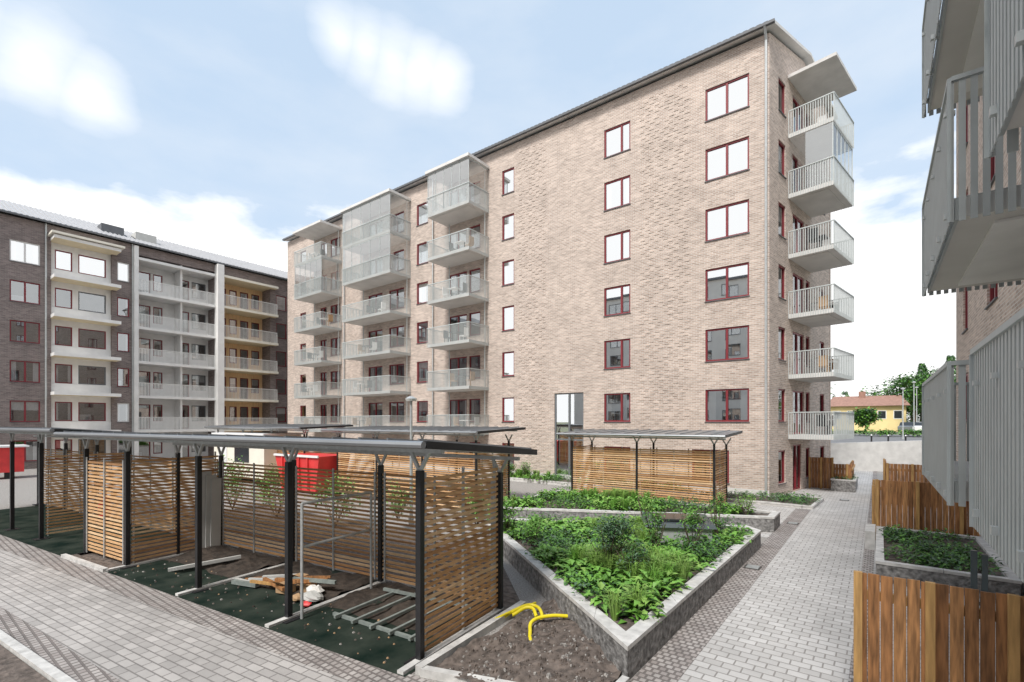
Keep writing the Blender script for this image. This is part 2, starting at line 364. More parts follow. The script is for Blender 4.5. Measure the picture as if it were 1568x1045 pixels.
# ------------------------------------------------------------ right building
C=empty('light_brick_apartment_building')
XR=2.2; YR=23.2
def cy(Y): return YR-Y
w=MB(XR,YR,-math.pi/2); win=MB(XR,YR,-math.pi/2); holes=[]
for i in range(-1,6):
    s=3.43+FL*i;t=4.97+FL*i
    addw(win,holes,cy(21.6),cy(20.5),s,t); addw(win,holes,cy(17.2),cy(15.8),s,t); addw(win,holes,cy(13),cy(12.),s,t)
    z=2.82+FL*i
    if i>=0:
        addw(win,holes,cy(9.6),cy(7.8),z,z+2.15,sill=False); addw(win,holes,cy(4.6),cy(2.8),z,z+2.15,sill=False)
wall(w,0,cy(-4),0,20.9,holes,'brick_tan')
w.box(-.2,-.002,0,11,0,20.9,'brick_tan'); w.box(0,cy(-4),11,11.2,0,20.9,'brick_tan'); w.box(cy(-4)+.002,cy(-4)+.2,0,11,0,20.9,'brick_tan')
w.box(-.4,cy(-4)+.3,-.4,11.4,20.92,21.1,'roof_dark')
w.obj('walls',C); win.obj('windows',C)
bl=MB(XR,YR,-math.pi/2)
def balc_r(ya,yb,z,d=1.5,sp=.105,bw=.06,drop=.12):
    a,b=cy(yb),cy(ya)
    bl.box(a,b,-d,-.002,z,z+.2,'slab_white',None,'soffit'); bl.box(a+.3,b-.3,-d+.3,-.3,z-.03,z-.003,'panel_white')
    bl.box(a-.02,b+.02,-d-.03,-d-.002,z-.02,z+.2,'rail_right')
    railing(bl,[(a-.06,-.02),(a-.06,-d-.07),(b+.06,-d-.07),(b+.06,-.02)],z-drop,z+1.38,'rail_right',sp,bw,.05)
    k=a+.2
    while k<b: 
        bl.box(k,k+.05,-d-.11,-d-.02,z+.03,z+.09,'steel_galv'); bl.box(k,k+.05,-d-.11,-d-.02,z+1.1,z+1.14,'steel_galv'); k+=.8
for i in range(0,6):
    z=2.6+FL*i
    balc_r(6.7,10.2,z,1.55,.085,.055,.05); balc_r(1.3,5.65 if i==0 else 4.9,z,1.48,.11,.06,.14 if i else .1)
    for yy in(6.9,10.0): bl.box(cy(yy)-.03,cy(yy)+.03,-.5,-.44,z+.2,z+FL,'rail_right')
bl.obj('balconies',C)

# ------------------------------------------------------------ opposite building behind the camera
D=MB(20,-24,math.pi); h=[]; dw=MB(20,-24,math.pi)
for i in range(8):
    for j in range(14):
        addw(dw,h,2+j*4.2,4.4+j*4.2,.9+FL*i,2.5+FL*i,fr='grey_frame',cur=0)
wall(D,0,62,0,23.5,h,'render_white'); D.box(-.3,62.3,-.3,10,23.5,23.8,'roof_dark'); D.box(0,62,10,10.2,0,23.5,'render_white')
E=empty('white_rendered_apartment_building'); D.obj('walls',E); dw.obj('windows',E)

# ------------------------------------------------------------ ground
g=MB(); g.face([(-1500,-1500,-.02),(1500,-1500,-.02),(1500,1500,-.02),(-1500,1500,-.02)],'ground_far'); g.obj('ground')
g=MB(); g.face([(-49.4,-24,0),(14,-24,0),(14,42,0),(-49.4,42,0)],'gravel'); g.obj('courtyard_ground')
def sheet(name,poly,m,z):
    b=MB(); b.face([(p[0],p[1],z) for p in poly],m); return b.obj(name)
sheet('footpath',[(-2.6,-6),(-.1,-6),(-.1,42),(-2.6,42)],'pavers',.006)
sheet('footpath',[(-40,-6),(-2.6,-6),(-2.6,5.1),(-5.,4.24),(-40,-.2)],'pavers_left',.008)
sheet('cobble_strip',[(-2.6,4.4),(-2.1,4.4),(-2.1,21.9),(-2.6,21.9)],'setts',.012)
sheet('cobble_strip',[(-.32,-6),(-.1,-6),(-.1,42),(-.32,42)],'setts',.012)
sheet('cobble_strip',[(-40,-.75),(-4.8,3.85),(-4.6,4.4),(-40,.1)],'setts',.014)
sheet('cobble_strip',[(-30,-.9),(-6.5,1.75),(-6.5,2.1),(-30,-.5)],'setts',.014)
sheet('terrace_paving',[(-.1,6.8),(2.2,6.8),(2.2,25),(-.1,25)],'pavers',.005)
sheet('footpath',[(-11.4,15.9),(-2.6,15.9),(-2.6,16.7),(-2.6,22),(-11.4,22)],'pavers',.004)
sheet('footpath',[(-3.6,24.9),(-2.6,24.9),(-2.6,42),(-3.6,42)],'pavers',.004)
sheet('soil_bed',[(-30,-6),(-6.5,-6),(-6.5,1.6),(-30,-1.05)],'soil',.05)
for (x,y) in((-2.35,12.4),(-2.3,18.6),(-1.2,25.5)):
    b=MB(x,y,0); b.box(-.17,.17,-.17,.17,.0,.022,'iron')
    for i in range(6): b.box(-.13,.13,-.13+i*.05,-.105+i*.05,.022,.03,'steel_galv')
    b.obj('drain_grate')
k=MB(); k.seg(-30,-1.0,-6.5,1.68,.12,0,.1,'kerb'); k.obj('kerb')
sb=MB(); n=90
pts={}
def soil_h(x,y):
    v=Vector((x,y,0)); return .07+.10*noise.noise(v*1.6)+.06*noise.noise(v*5)+.03*noise.noise(v*14)+U(0,.012)
for i in range(n):
    for j in range(n):
        x=-4.9+2.5*i/(n-1); y=4.55+6*j/(n-1); pts[i,j]=(x,y,max(.02,soil_h(x,y)))
def inside_soil(x,y):
    yl=5.95+(-2.62-x)*.739
    return y<yl+.05 and x<-2.75
for i in range(n-1):
    for j in range(n-1):
        c=pts[i,j]
        if inside_soil(c[0],c[1]): sb.face([pts[i,j],pts[i+1,j],pts[i+1,j+1],pts[i,j+1]],'soil')
o=sb.obj('soil_bed')
bm=bmesh.new(); bm.from_mesh(o.data); bmesh.ops.remove_doubles(bm,verts=bm.verts,dist=.0001); bm.to_mesh(o.data); bm.free()
for p in o.data.polygons: p.use_smooth=True
sheet('soil_bed',[(-5.4,7),(-5,7),(-8.8,10.6),(-20,9.5),(-20,5.8)],'soil',.012)
k=MB(); k.seg(-4.93,4.42,-5.2,7.2,.12,0,.12,'kerb'); k.seg(-4.9,4.45,-2.62,5.2,.11,0,.11,'kerb'); k.seg(-2.62,5.2,-2.62,5.9,.1,0,.1,'kerb'); k.obj('kerb')
cl=MB()
for _ in range(1800):
    x=U(-4.8,-2.8); y=U(4.6,9)
    if not inside_soil(x,y): continue
    r=U(.006,.022)*(1.6 if R()<.08 else 1); z=soil_h(x,y)+r*.3; cl.hexa([(x-r,y-r*U(.5,1),z-r),(x+r*U(.5,1),y-r,z-r),(x+r,y+r,z-r),(x-r,y+r*U(.4,1),z-r)]+[(x-r*.5,y-r*.6,z+r*.8),(x+r*.6,y-r*.4,z+r*.6),(x+r*.4,y+r*.6,z+r),(x-r*.6,y+r*.5,z+r*.7)],random.choice(['soil','soil','soil','gravel']))
cl.obj('soil_clods')

# ------------------------------------------------------------ planters
def inset(poly,d):
    n=len(poly);out=[]
    for i in range(n):
        p0,p1,p2=Vector(poly[i-1]),Vector(poly[i]),Vector(poly[(i+1)%n])
        a=(p1-p0).normalized();b=(p2-p1).normalized(); na=Vector((-a.y,a.x)); nb=Vector((-b.y,b.x))
        bis=(na+nb).normalized(); out.append(tuple(p1+bis*d/max(.35,bis.dot(na))))
    return out
def planter(name,poly,h,wd,soilz,face='stone_rough'):
    e=empty(name); b=MB(); ins=inset(poly,wd); n=len(poly); ce=inset(poly,-.015)
    for i in range(n):
        j=(i+1)%n; a,c=poly[i],poly[j]; d,f=ins[i],ins[j]
        b.face([(a[0],a[1],0),(c[0],c[1],0),(c[0],c[1],h-.06),(a[0],a[1],h-.06)],face)
        A1,C1=ce[i],ce[j]
        L=math.hypot(c[0]-a[0],c[1]-a[1]); k=max(1,round(L/1.0))
        for q in range(k):   # cap stones with open joints
            g_=.004/L; t0=q/k+(g_ if q else 0); t1=(q+1)/k-(g_ if q<k-1 else 0); dz=U(-.003,.003)
            def lp(p,r,t): return (p[0]+(r[0]-p[0])*t,p[1]+(r[1]-p[1])*t)
            o0,o1,i0,i1=lp(A1,C1,t0),lp(A1,C1,t1),lp(d,f,t0),lp(d,f,t1); zt=h+dz
            b.hexa([(*o0,h-.06),(*o1,h-.06),(*i1,h-.06),(*i0,h-.06),(*o0,zt),(*o1,zt),(*i1,zt),(*i0,zt)],'kerb')
        b.face([(d[0],d[1],soilz-.2),(f[0],f[1],soilz-.2),(f[0],f[1],h-.06),(d[0],d[1],h-.06)],face)
    b.obj('walls',e); s=MB(); s.face([(p[0],p[1],soilz) for p in ins],'soil'); s.obj('soil_fill',e)
    return ins
bed1=planter('stone_planter',[(-2.62,5.95),(-2.55,14.5),(-3.0,14.95),(-8.9,11.7),(-8.9,10.6)],.48,.2,.38)
bed2=planter('stone_planter',[(-11,12.65),(-2.58,16.75),(-2.58,17.9),(-11,17.9)],.48,.2,.38)
bed3=planter('stone_planter',[(-.05,12.9),(2.1,12.9),(2.1,17.25),(-.05,17.25)],.45,.14,.36)
bed4=planter('stone_planter',[(-6.5,22.1),(-2.05,22.1),(-1.9,24.8),(-3.5,24.8),(-3.75,24.0),(-6.5,24.0)],.14,.1,.1,'kerb')
bed5=planter('stone_planter',[(-18,22.3),(-7,22.3),(-7,24.0),(-18,24.0)],.2,.1,.14,'kerb')
bed6=planter('stone_planter',[(-1.9,28.6),(-.9,28.6),(-.9,31.5),(-1.9,31.5)],.6,.12,.5)

# ------------------------------------------------------------ foliage
def inpoly(x,y,poly):
    c=False;n=len(poly)
    for i in range(n):
        a,b=poly[i],poly[i-1]
        if (a[1]>y)!=(b[1]>y) and x<(b[0]-a[0])*(y-a[1])/(b[1]-a[1])+a[0]: c=not c
    return c
def leaf(mb,p,az,tilt,l,wd,m):
    ca,sa=math.cos(az),math.sin(az); ct,st=math.cos(tilt),math.sin(tilt)
    def q(u,v,wz=0):
        return (p[0]+ca*(u*ct-wz*st)-sa*v, p[1]+sa*(u*ct-wz*st)+ca*v, p[2]+u*st+wz*ct)
    b0=q(0,0); m1=q(l*.45,wd/2,.12*wd); m2=q(l*.45,-wd/2,.12*wd); mid=q(l*.5,0,-.08*l); tip=q(l*.95,0,-.3*l)
    mb.face([b0,m1,mid],m); mb.face([m1,tip,mid],m); mb.face([b0,mid,m2],m); mb.face([mid,tip,m2],m)
def clump(mb,x,y,z,r,h,n,l,wd,mats):
    for _ in range(n):
        a=U(0,6.28); rr=r*math.sqrt(R()); zz=z+h*(R()**.7)*(1-.45*rr/r)
        leaf(mb,(x+rr*math.cos(a),y+rr*math.sin(a),zz),a+U(-.9,.9),U(-.3,.9),l*U(.6,1.2),wd*U(.7,1.2),random.choice(mats))
def grass(mb,x,y,z,r,h,n,m):
    for _ in range(n):
        a=U(0,6.28); l=h*U(.6,1.1); sp=U(.2,.9)*r; w_=.008
        p0=(x+.04*math.cos(a),y+.04*math.sin(a),z); p1=(x+sp*.5*math.cos(a),y+sp*.5*math.sin(a),z+l*.75); p2=(x+sp*1.2*math.cos(a),y+sp*1.2*math.sin(a),z+l*.8)
        nx,ny=-math.sin(a)*w_,math.cos(a)*w_
        mb.face([(p0[0]-nx,p0[1]-ny,p0[2]),(p0[0]+nx,p0[1]+ny,p0[2]),(p1[0]+nx,p1[1]+ny,p1[2]),(p1[0]-nx,p1[1]-ny,p1[2])],m)
        mb.face([(p1[0]-nx,p1[1]-ny,p1[2]),(p1[0]+nx,p1[1]+ny,p1[2]),p2],m)
def scatter(name,poly,z,dens,kind=0,excl=None):
    mb=MB(); xs=[p[0] for p in poly];ys=[p[1] for p in poly]; area=(max(xs)-min(xs))*(max(ys)-min(ys))
    for _ in range(int(area*dens)):
        x=U(min(xs),max(xs));y=U(min(ys),max(ys))
        if not inpoly(x,y,poly): continue
        if excl and excl(x,y): continue
        t=math.sin(x*1.3+y*.7)+math.sin(y*1.9-x*.8)+U(-.6,.6)
        if kind==1: clump(mb,x,y,z,.22,.25,28,.13,.06,['leaf2','leaf4','leaf0']); continue
        if t>.9: grass(mb,x,y,z,.38,.55,70,random.choice(['leaf3','leaf1','leaf3']))
        elif t>-.3: clump(mb,x,y,z,.28,.33,28,.21,.12,['leaf1','leaf3','leaf1','leaf0'])
        elif t>-1.1: clump(mb,x,y,z,.24,.27,34,.14,.08,['leaf0','leaf1','leaf1','leaf2'])
        else: clump(mb,x,y,z,.26,.48,40,.11,.055,['leaf2','leaf4','leaf0'])
    return mb.obj(name)
scatter('flowerbed_plants',inset(bed1,.1),.38,17,0,lambda x,y:(x+4.0)**2+(y-12.5)**2<.7)
scatter('flowerbed_plants',inset(bed2,.1),.38,10)
scatter('flowerbed_plants',inset(bed3,.15),.36,14,1)
scatter('flowerbed_plants',bed4,.1,7,1)
scatter('flowerbed_plants',bed5,.14,7)
scatter('flowerbed_plants',bed6,.5,9,1)
def shrub(x,y,z,h,r,mats,n=500,l=.09):
    mb=MB()
    for _ in range(9):
        a=U(0,6.28); mb.tube((x,y,z),(x+r*.7*math.cos(a),y+r*.7*math.sin(a),z+h*U(.6,.95)),.012,.005,'bark',5)
    cs=[(x+r*.65*math.cos(t)*R(),y+r*.65*math.sin(t)*R(),z+h*U(.3,.9)) for t in [U(0,6.28) for _ in range(12)]]
    for _ in range(n):
        c=random.choice(cs); q=r*.45
        leaf(mb,(c[0]+random.gauss(0,q*.5),c[1]+random.gauss(0,q*.5),c[2]+random.gauss(0,q*.45)),U(0,6.28),U(-.4,1),l*U(.7,1.2),l*.5,random.choice(mats))
    mb.obj('shrub')
shrub(-4.35,8.9,.4,1.1,.6,['leaf4','leaf2','leaf4'],1200)
shrub(-3.75,8.7,.4,.7,.4,['leaf4','leaf2'],500)
shrub(-4.0,10.6,.4,1.15,.35,['leaf0','leaf2','leaf1'],350)
shrub(-3.4,11.3,.4,1.1,.4,['leaf2','leaf0','leaf1'],450)
shrub(-3.3,13.0,.4,1.3,.3,['leaf2','leaf0','leaf1'],250)
shrub(-5.2,13.0,.4,1.1,.3,['leaf3','leaf1'],200)
shrub(-6.6,9.5,.4,.8,.4,['leaf0','leaf1'],400)
shrub(-3.4,16.9,.4,.7,.4,['leaf1','leaf3'],250)
for q in(-17.5,-16.3,-13,-12): shrub(q,22.9,.1,U(.8,1.3),.5,['leaf2','leaf0','leaf1'],400,.12)
for q in(-9.5,-8,-12): shrub(q,U(9.8,12.2),.3,1.2,.6,['leaf1','leaf0','leaf3'],500,.12)
for q in ((-14,9),(-17,8.6),(-20,8.4)): shrub(q[0],q[1],0,1.9,.9,['leaf1','leaf0','leaf3'],700,.15)

# ------------------------------------------------------------ slatted shelters
def slats(mb,x0,y0,x1,y1,z0,z1,dz=.09,h=.045):
    z=z0
    while z<z1:
        mb.seg(x0,y0,x1,y1,.022,z+U(-.004,.004),z+h,'larch%d'%random.choice([0,0,1,2,3]),za=U(-.008,.008)); z+=dz
    d=math.hypot(x1-x0,y1-y0); nx,ny=-(y1-y0)/d*.03,(x1-x0)/d*.03
    for t in(.03,.5,.97):
        x=x0+(x1-x0)*t;y=y0+(y1-y0)*t; mb.box(x+nx-.022,x+nx+.022,y+ny-.012,y+ny+.012,z0-.05,z1+.06,'steel_galv')
def post(mb,x,y,z1,brackets=True,w_=.09):
    mb.box(x-w_/2,x+w_/2,y-w_/2,y+w_/2,.0,z1,'steel_black'); mb.box(x-.16,x+.16,y-.16,y+.16,.012,.03,'steel_black')
    if brackets:
        for sgn in(-1,1): mb.bar((x,y,z1-.02),(x+sgn*.17,y,z1+.27),.045,'steel_galv')
def roof(mb,x0,x1,y0,y1,zf,zb):
    t=.1
    mb.hexa([(x0,y0,zf-t),(x1,y0,zf-t),(x1,y1,zb-t),(x0,y1,zb-t),(x0,y0,zf),(x1,y0,zf),(x1,y1,zb),(x0,y1,zb)],'steel_black','roof_metal','panel_grey')
    x=x0+.3
    while x<x1-.1:
        mb.hexa([(x,y0,zf+.002),(x+.03,y0,zf+.002),(x+.03,y1,zb+.002),(x,y1,zb+.002),(x,y0,zf+.03),(x+.03,y0,zf+.03),(x+.03,y1,zb+.03),(x,y1,zb+.03)],'roof_metal'); x+=.55
    mb.box(x0+.1,x1-.1,y0+.42,y0+.5,zf-t-.09,zf-t-.03,'steel_galv'); mb.box(x0+.1,x1-.1,y1-.55,y1-.47,zb-t-.07,zb-t-.01,'steel_galv')
    mb.tube((x0,y0-.06,zf-.05),(x1,y0-.06,zf-.05),.05,.05,'roof_metal')
ang=math.radians(7)
S=empty('slatted_bike_shelter'); p=MB(-5.17,4.66,ang); sl=MB(-5.17,4.66,ang); rr=MB(-5.17,4.66,ang); fl=MB(-5.17,4.66,ang)
xs=[0,-2.94,-5.82,-8.92,-11.2]
for x in xs: post(p,x,0,2.72)
for x in(.0,-2.94,-5.82,-8.92,-11.2): post(p,x,2.15,2.5)
post(p,-8.92,1.08,2.6,False,.06)
slats(sl,0,.08,0,2.07,.12,2.62); 
for a,b in zip(xs[:-1],xs[1:]): slats(sl,a-.06,2.15,b+.06,2.15,.12,2.3)
slats(sl,-8.92,.08,-8.92,2.07,.12,2.55); slats(sl,-8.98,0,-11.14,0,.12,2.45)
roof(rr,-11.5,.5,-.45,2.65,3.16,2.9)
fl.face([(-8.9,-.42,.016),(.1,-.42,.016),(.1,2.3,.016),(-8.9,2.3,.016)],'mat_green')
for (a,b) in zip(xs[:-2],xs[1:-1]):
    nn=16
    def hh(u,v): 
        x=a-.1+(b-a+.2)*u; y=.75+1.45*v; e=min(1,3*v); return (x,y+(.25*noise.noise(Vector((x*1.3,0,3))) if v==0 else 0),.02+e*(.05+.08*noise.noise(Vector((x*2,y*2,1)))+.04*noise.noise(Vector((x*7,y*7,1)))))
    for i in range(nn):
        for j in range(nn):
            fl.face([hh(i/nn,j/nn),hh((i+1)/nn,j/nn),hh((i+1)/nn,(j+1)/nn),hh(i/nn,(j+1)/nn)],'soil_dark')
for x in(0,-2.94,-5.82,-8.92): fl.seg(x,-.4,x,2.2,.11,.0,.06,'kerb')
fl.seg(-8.9,-.42,-11.3,-.42,.1,0,.09,'kerb'); fl.face([(-11.3,-.37,.03),(-8.98,-.37,.03),(-8.98,2.2,.03),(-11.3,2.2,.03)],'soil')
for _ in range(160):   # grit and dirt crumbs tracked over the mat
    x=U(-8.8,0);y=U(-.35,.9);r=U(.006,.022); fl.hexa([(x-r,y-r,.015),(x+r,y-r*.6,.015),(x+r,y+r,.015),(x-r*.8,y+r,.015),(x-r*.5,y-r*.6,.02+r),(x+r*.5,y-r*.4,.02+r),(x+r*.4,y+r*.6,.02+r),(x-r*.5,y+r*.5,.02+r)],random.choice(['soil','soil_dark','gravel','cardboard']))
p.obj('posts',S); sl.obj('slats',S); rr.obj('roof',S); fl.obj('floor_mat',S)
S=empty('slatted_bike_shelter'); p=MB(-5.17,4.66,ang); sl=MB(-5.17,4.66,ang); rr=MB(-5.17,4.66,ang)
xs=[-14.3,-16.75,-19.5,-22.3]
for x in xs: post(p,x,0,2.8); post(p,x,2.15,2.6)
for a,b in zip([-11.3]+xs[:-1],xs): slats(sl,a-.06,2.15,b+.06,2.15,.12,2.3)
slats(sl,-14.3,.1,-14.3,2.05,.12,2.4)
roof(rr,-22.8,-11.75,-.45,2.65,3.24,2.98)
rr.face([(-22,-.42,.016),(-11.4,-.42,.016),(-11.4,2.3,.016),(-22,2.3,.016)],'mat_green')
p.obj('posts',S); sl.obj('slats',S); rr.obj('roof',S)
def shelter(ox,oy,a,L,n,dep,zt,sides=True):
    S=empty('slatted_bike_shelter'); p=MB(ox,oy,a); sl=MB(ox,oy,a); rr=MB(ox,oy,a)
    for i in range(n+1):
        x=L*i/n; post(p,x,0,zt-.35,True,.07); post(p,x,dep,zt-.45,True,.07)
    for i in range(n):
        slats(sl,L*i/n+.05,0,L*(i+1)/n-.05,0,.12,zt-.65); slats(sl,L*i/n+.05,dep,L*(i+1)/n-.05,dep,.12,zt-.7)
    if sides: slats(sl,L,.06,L,dep-.06,.12,zt-.65); slats(sl,0,.06,0,dep-.06,.12,zt-.65)
    roof(rr,-.45,L+.5,-.5,dep+.5,zt,zt+.12)
    p.obj('posts',S); sl.obj('slats',S); rr.obj('roof',S)
shelter(-10.7,18.45,math.radians(1),5.9,2,1.9,2.95)
shelter(-20.5,13.3,math.radians(2),8.5,3,2.1,3.08)
shelter(-33,13.0,math.radians(2),9.5,3,2.1,3.15)

def loc(x,y): 
    b=MB(-5.17,4.66,ang); return b
gf=loc(0,0)
for (a,b) in (((-2.75,.12,0.02),(-2.75,.12,2.0)),((-2.75,1.7,.02),(-2.75,1.7,2.0)),((-2.75,.12,2.0),(-2.75,1.7,2.0)),((-2.75,.12,1.25),(-2.75,1.7,1.25))): gf.tube(a,b,.026,.026,'steel_galv')
gf.obj('galvanised_pipe_frame')
rk=loc(0,0)
for i in range(5):
    x=-2.2+i*.42; rk.bar((x,.35,.08),(x+.15,1.75,.14),.05,'rack_grey')
rk.bar((-2.4,.5,.05),(-.3,.45,.05),.05,'rack_grey'); rk.bar((-2.3,1.6,.17),(-.3,1.7,.17),.05,'rack_grey'); rk.obj('bike_rack')
pl=loc(0,0)
for i in range(12):
    a=U(-.5,.5); x=-5.5+i*.17; pl.bar((x-U(.2,.5),.7+U(-.2,.5),.05+.02*i),(x+U(.3,.6),1.0+a,.07+.02*i),U(.04,.08),random.choice(['panel_grey','board_post','rack_grey','cardboard','board0']))
for i in range(4): pl.bar((-7.7+i*.12,.3,.05+.03*i),(-7.2+i*.1,1.5,.09+.03*i),.07,'panel_grey')
pl.obj('timber_offcuts')
cb=loc(0,0)
for (x,y,s) in((-4.1,.75,.26),(-3.75,1.0,.22),(-4.3,1.2,.26)):
    cb.hexa([(x-s/2,y-s/2,.05),(x+s/2,y-s/2+.05,.05),(x+s/2,y+s/2,.05),(x-s/2,y+s/2,.05),(x-s/2,y-s/2,.02+s*.8),(x+s/2,y-s/2+.05,.02+s*.8),(x+s/2,y+s/2,.02+s*.8),(x-s/2,y+s/2,.02+s*.8)],'cardboard')
    cb.face([(x-s/2,y-s/2,.02+s*.8),(x+s/2,y-s/2+.05,.02+s*.8),(x+s/2,y-s/2-.1,.06+s),(x-s/2,y-s/2-.12,.05+s)],'cardboard')
cb.obj('cardboard_boxes')
def blob(mb,cx,cy_,cz,rx,ry_,rz_,m,n=10,j=.28):
    ring=[]
    for a in range(1,6):
        ph=math.pi*a/6; ring.append([(cx+rx*math.sin(ph)*math.cos(2*math.pi*b/n)*U(1-j,1+j),cy_+ry_*math.sin(ph)*math.sin(2*math.pi*b/n)*U(1-j,1+j),cz+rz_*math.cos(ph)*U(1-j,1+j)) for b in range(n)])
    for r1_,r2_ in zip(ring[:-1],ring[1:]):
        for b in range(n): mb.face([r1_[b],r1_[(b+1)%n],r2_[(b+1)%n],r2_[b]],m)
    mb.face(ring[0],m); mb.face(ring[-1],m)
bg_=loc(0,0); blob(bg_,-3.3,.75,.11,.26,.16,.08,'panel_grey'); blob(bg_,-3.15,.5,.08,.12,.07,.05,'red_paint'); blob(bg_,-3.5,.95,.12,.18,.15,.1,'curtain'); blob(bg_,-3.55,.6,.09,.12,.1,.06,'cardboard'); bg_.obj('crumpled_plastic_bags')
bd=loc(0,0)
for i in range(3): bd.hexa([(-8.82+i*.05,1.55+.1*i,.03),(-8.78+i*.05,1.55+.1*i,.03),(-8.78+i*.05,1.8+.1*i,.03),(-8.82+i*.05,1.8+.1*i,.03),(-8.86+i*.05,1.6+.1*i,2.1-i*.1),(-8.82+i*.05,1.6+.1*i,2.1-i*.1),(-8.82+i*.05,1.85+.1*i,2.1-i*.1),(-8.86+i*.05,1.85+.1*i,2.1-i*.1)],'panel_grey')
bd.obj('leaning_boards')
fe=loc(0,0); fe.tube((-14.9,1.7,.3),(-14.9,1.7,.9),.16,.16,'red_paint',12); fe.tube((-14.9,1.7,.9),(-14.9,1.7,1.05),.16,.05,'red_paint',12); fe.tube((-14.9,1.7,1.05),(-14.9,1.7,1.12),.05,.05,'steel_black',8); fe.tube((-14.9,1.7,.03),(-14.9,1.7,.3),.13,.13,'steel_black',10); fe.obj('red_gas_cylinder')
def hose(pts,r=.035):
    cu=bpy.data.curves.new('hose','CURVE'); cu.dimensions='3D'; cu.bevel_depth=r; sp=cu.splines.new('BEZIER'); sp.bezier_points.add(len(pts)-1)
    for b,q in zip(sp.bezier_points,pts): b.co=q; b.handle_left_type=b.handle_right_type='AUTO'
    cu.materials.append(M['yellow']); o=bpy.data.objects.new('yellow_drain_hose',cu); sc.collection.objects.link(o)
hose([(-5.15,6.3,.02),(-5.0,6.75,.16),(-4.85,7.0,.18),(-4.6,6.9,.13),(-4.5,6.7,.06)],.03); hose([(-5.0,6.6,.1),(-4.8,6.85,.2),(-4.6,6.75,.12)],.03)
hose([(-4.15,7.0,.16),(-4.35,6.8,.18),(-4.5,6.5,.16),(-4.35,6.2,.1),(-4.2,6.0,.05)],.03)
hose([(-5.2,6.0,.05),(-5.05,6.6,.14),(-5.0,7.3,.1)],.022)
vh=MB(-4.15,12.5,math.radians(27)); vh.box(-.75,.75,-.5,.5,.38,.8,'steel_galv'); vh.hexa([(-.85,-.6,.8),(.85,-.6,.8),(.85,.6,.8),(-.85,.6,.8),(-.8,-.55,.9),(.8,-.55,.9),(.8,.55,.96),(-.8,.55,.96)],'hatch'); vh.box(-.6,.6,-.4,.4,.93,.975,'dark_glassy'); vh.obj('ventilation_hatch')

# ------------------------------------------------------------ wooden fences
def fence(x0,y0,x1,y1,h,posts=1.1,z=0):
    b=MB(); L=math.hypot(x1-x0,y1-y0); n=int(L/.115); ux,uy=(x1-x0)/L,(y1-y0)/L; nx,ny=uy,-ux
    for i in range(n):
        a=i*L/n+.004; c=(i+1)*L/n-.004; off=.012 if i%2 else 0
        b.seg(x0+ux*a+nx*off,y0+uy*a+ny*off,x0+ux*c+nx*off,y0+uy*c+ny*off,.022,z+.03,z+h+U(-.006,.006),'board%d'%random.choice([0,0,1,2]))
    t=0
    while t<L+.01:
        b.seg(x0+ux*(t-.01)+nx*.06,y0+uy*(t-.01)+ny*.06,x0+ux*(t+.07)+nx*.06,y0+uy*(t+.07)+ny*.06,.06,z,z+h+.02,'board_post'); t+=posts
    b.seg(x0-nx*.04,y0-ny*.04,x1-nx*.04,y1-ny*.04,.045,z+h-.3,z+h-.2,'board_post')
    b.obj('wooden_fence')
fence(-.22,6.8,3.,6.8,1.69,.62)
fence(-.08,17.5,2.1,17.5,1.74,.9)
fence(-.08,19.9,-.08,17.6,1.5,.9)
fence(.24,25.3,1.9,25.3,1.7,.8); fence(.24,28.3,.24,25.4,1.7,.8)
fence(-2.9,29.2,-1.9,29.4,1.6,.5); fence(-1.1,32.5,-1.1,29.4,1.3,.8); fence(-1.9,29.4,-1.1,29.4,1.3,.6)
bo=MB(); bo.box(1.37,1.46,12.4,12.5,0,1.0,'hatch'); bo.box(1.52,1.6,12.4,12.5,0,.95,'hatch'); bo.box(1.33,1.64,12.37,12.53,.0,.03,'hatch'); bo.obj('green_post')
cw=MB(); cw.box(-.3,-.08,16.0,17.2,0,.5,'kerb'); cw.obj('concrete_block')

# ------------------------------------------------------------ lamps, site objects
def lamp(x,y,h,z=0,name='street_lamp'):
    b=MB(); b.tube((x,y,z),(x,y,z+h),.06,.04,'steel_galv'); b.tube((x,y,z+h),(x,y,z+h+.08),.16,.2,'rail_white',12); b.tube((x,y,z+h+.08),(x,y,z+h+.16),.2,.06,'steel_galv',12); b.tube((x,y,z),(x,y,z+.3),.09,.09,'steel_galv'); b.obj(name)
lamp(-12.3,10.7,4.1)
sk=MB(-23.6,12.2,.1); sk.hexa([(0,0,.1),(2.6,0,.1),(2.6,1.6,.1),(0,1.6,.1),(-.4,-.1,1.8),(3.0,-.1,1.8),(3.0,1.7,1.8),(-.4,1.7,1.8)],'red_paint'); 
for i in range(4): sk.box(.2+i*.65,.28+i*.65,-.16,-.05,.2,1.75,'red_paint')
sk.box(-.4,3.,-.18,-.1,1.75,1.85,'white_paint'); sk.obj('red_skip_container')
hc=MB(-31,12.0,.1); hc.box(0,5,0,2.2,.3,2.7,'slab_cream'); hc.box(-.1,5.1,-.1,2.3,2.7,2.8,'white_paint'); hc.box(.5,1.4,-.03,-.002,.35,2.3,'white_paint'); hc.box(2.2,3.6,-.03,-.002,1.2,2.1,'dark_glassy'); hc.box(0,.3,0,.3,0,.3,'steel_black'); hc.box(4.7,5,0,.3,0,.3,'steel_black'); hc.obj('site_cabin')
wt=MB(-43,3.5,0); wt.box(0,1.5,0,2,.4,1.9,'red_paint'); wt.box(-.2,1.7,-.2,2.2,1.9,2.0,'white_paint'); wt.box(.2,.5,.2,.5,0,.4,'steel_black'); wt.box(1,1.3,1.2,1.5,0,.4,'steel_black'); wt.obj('site_trailer')

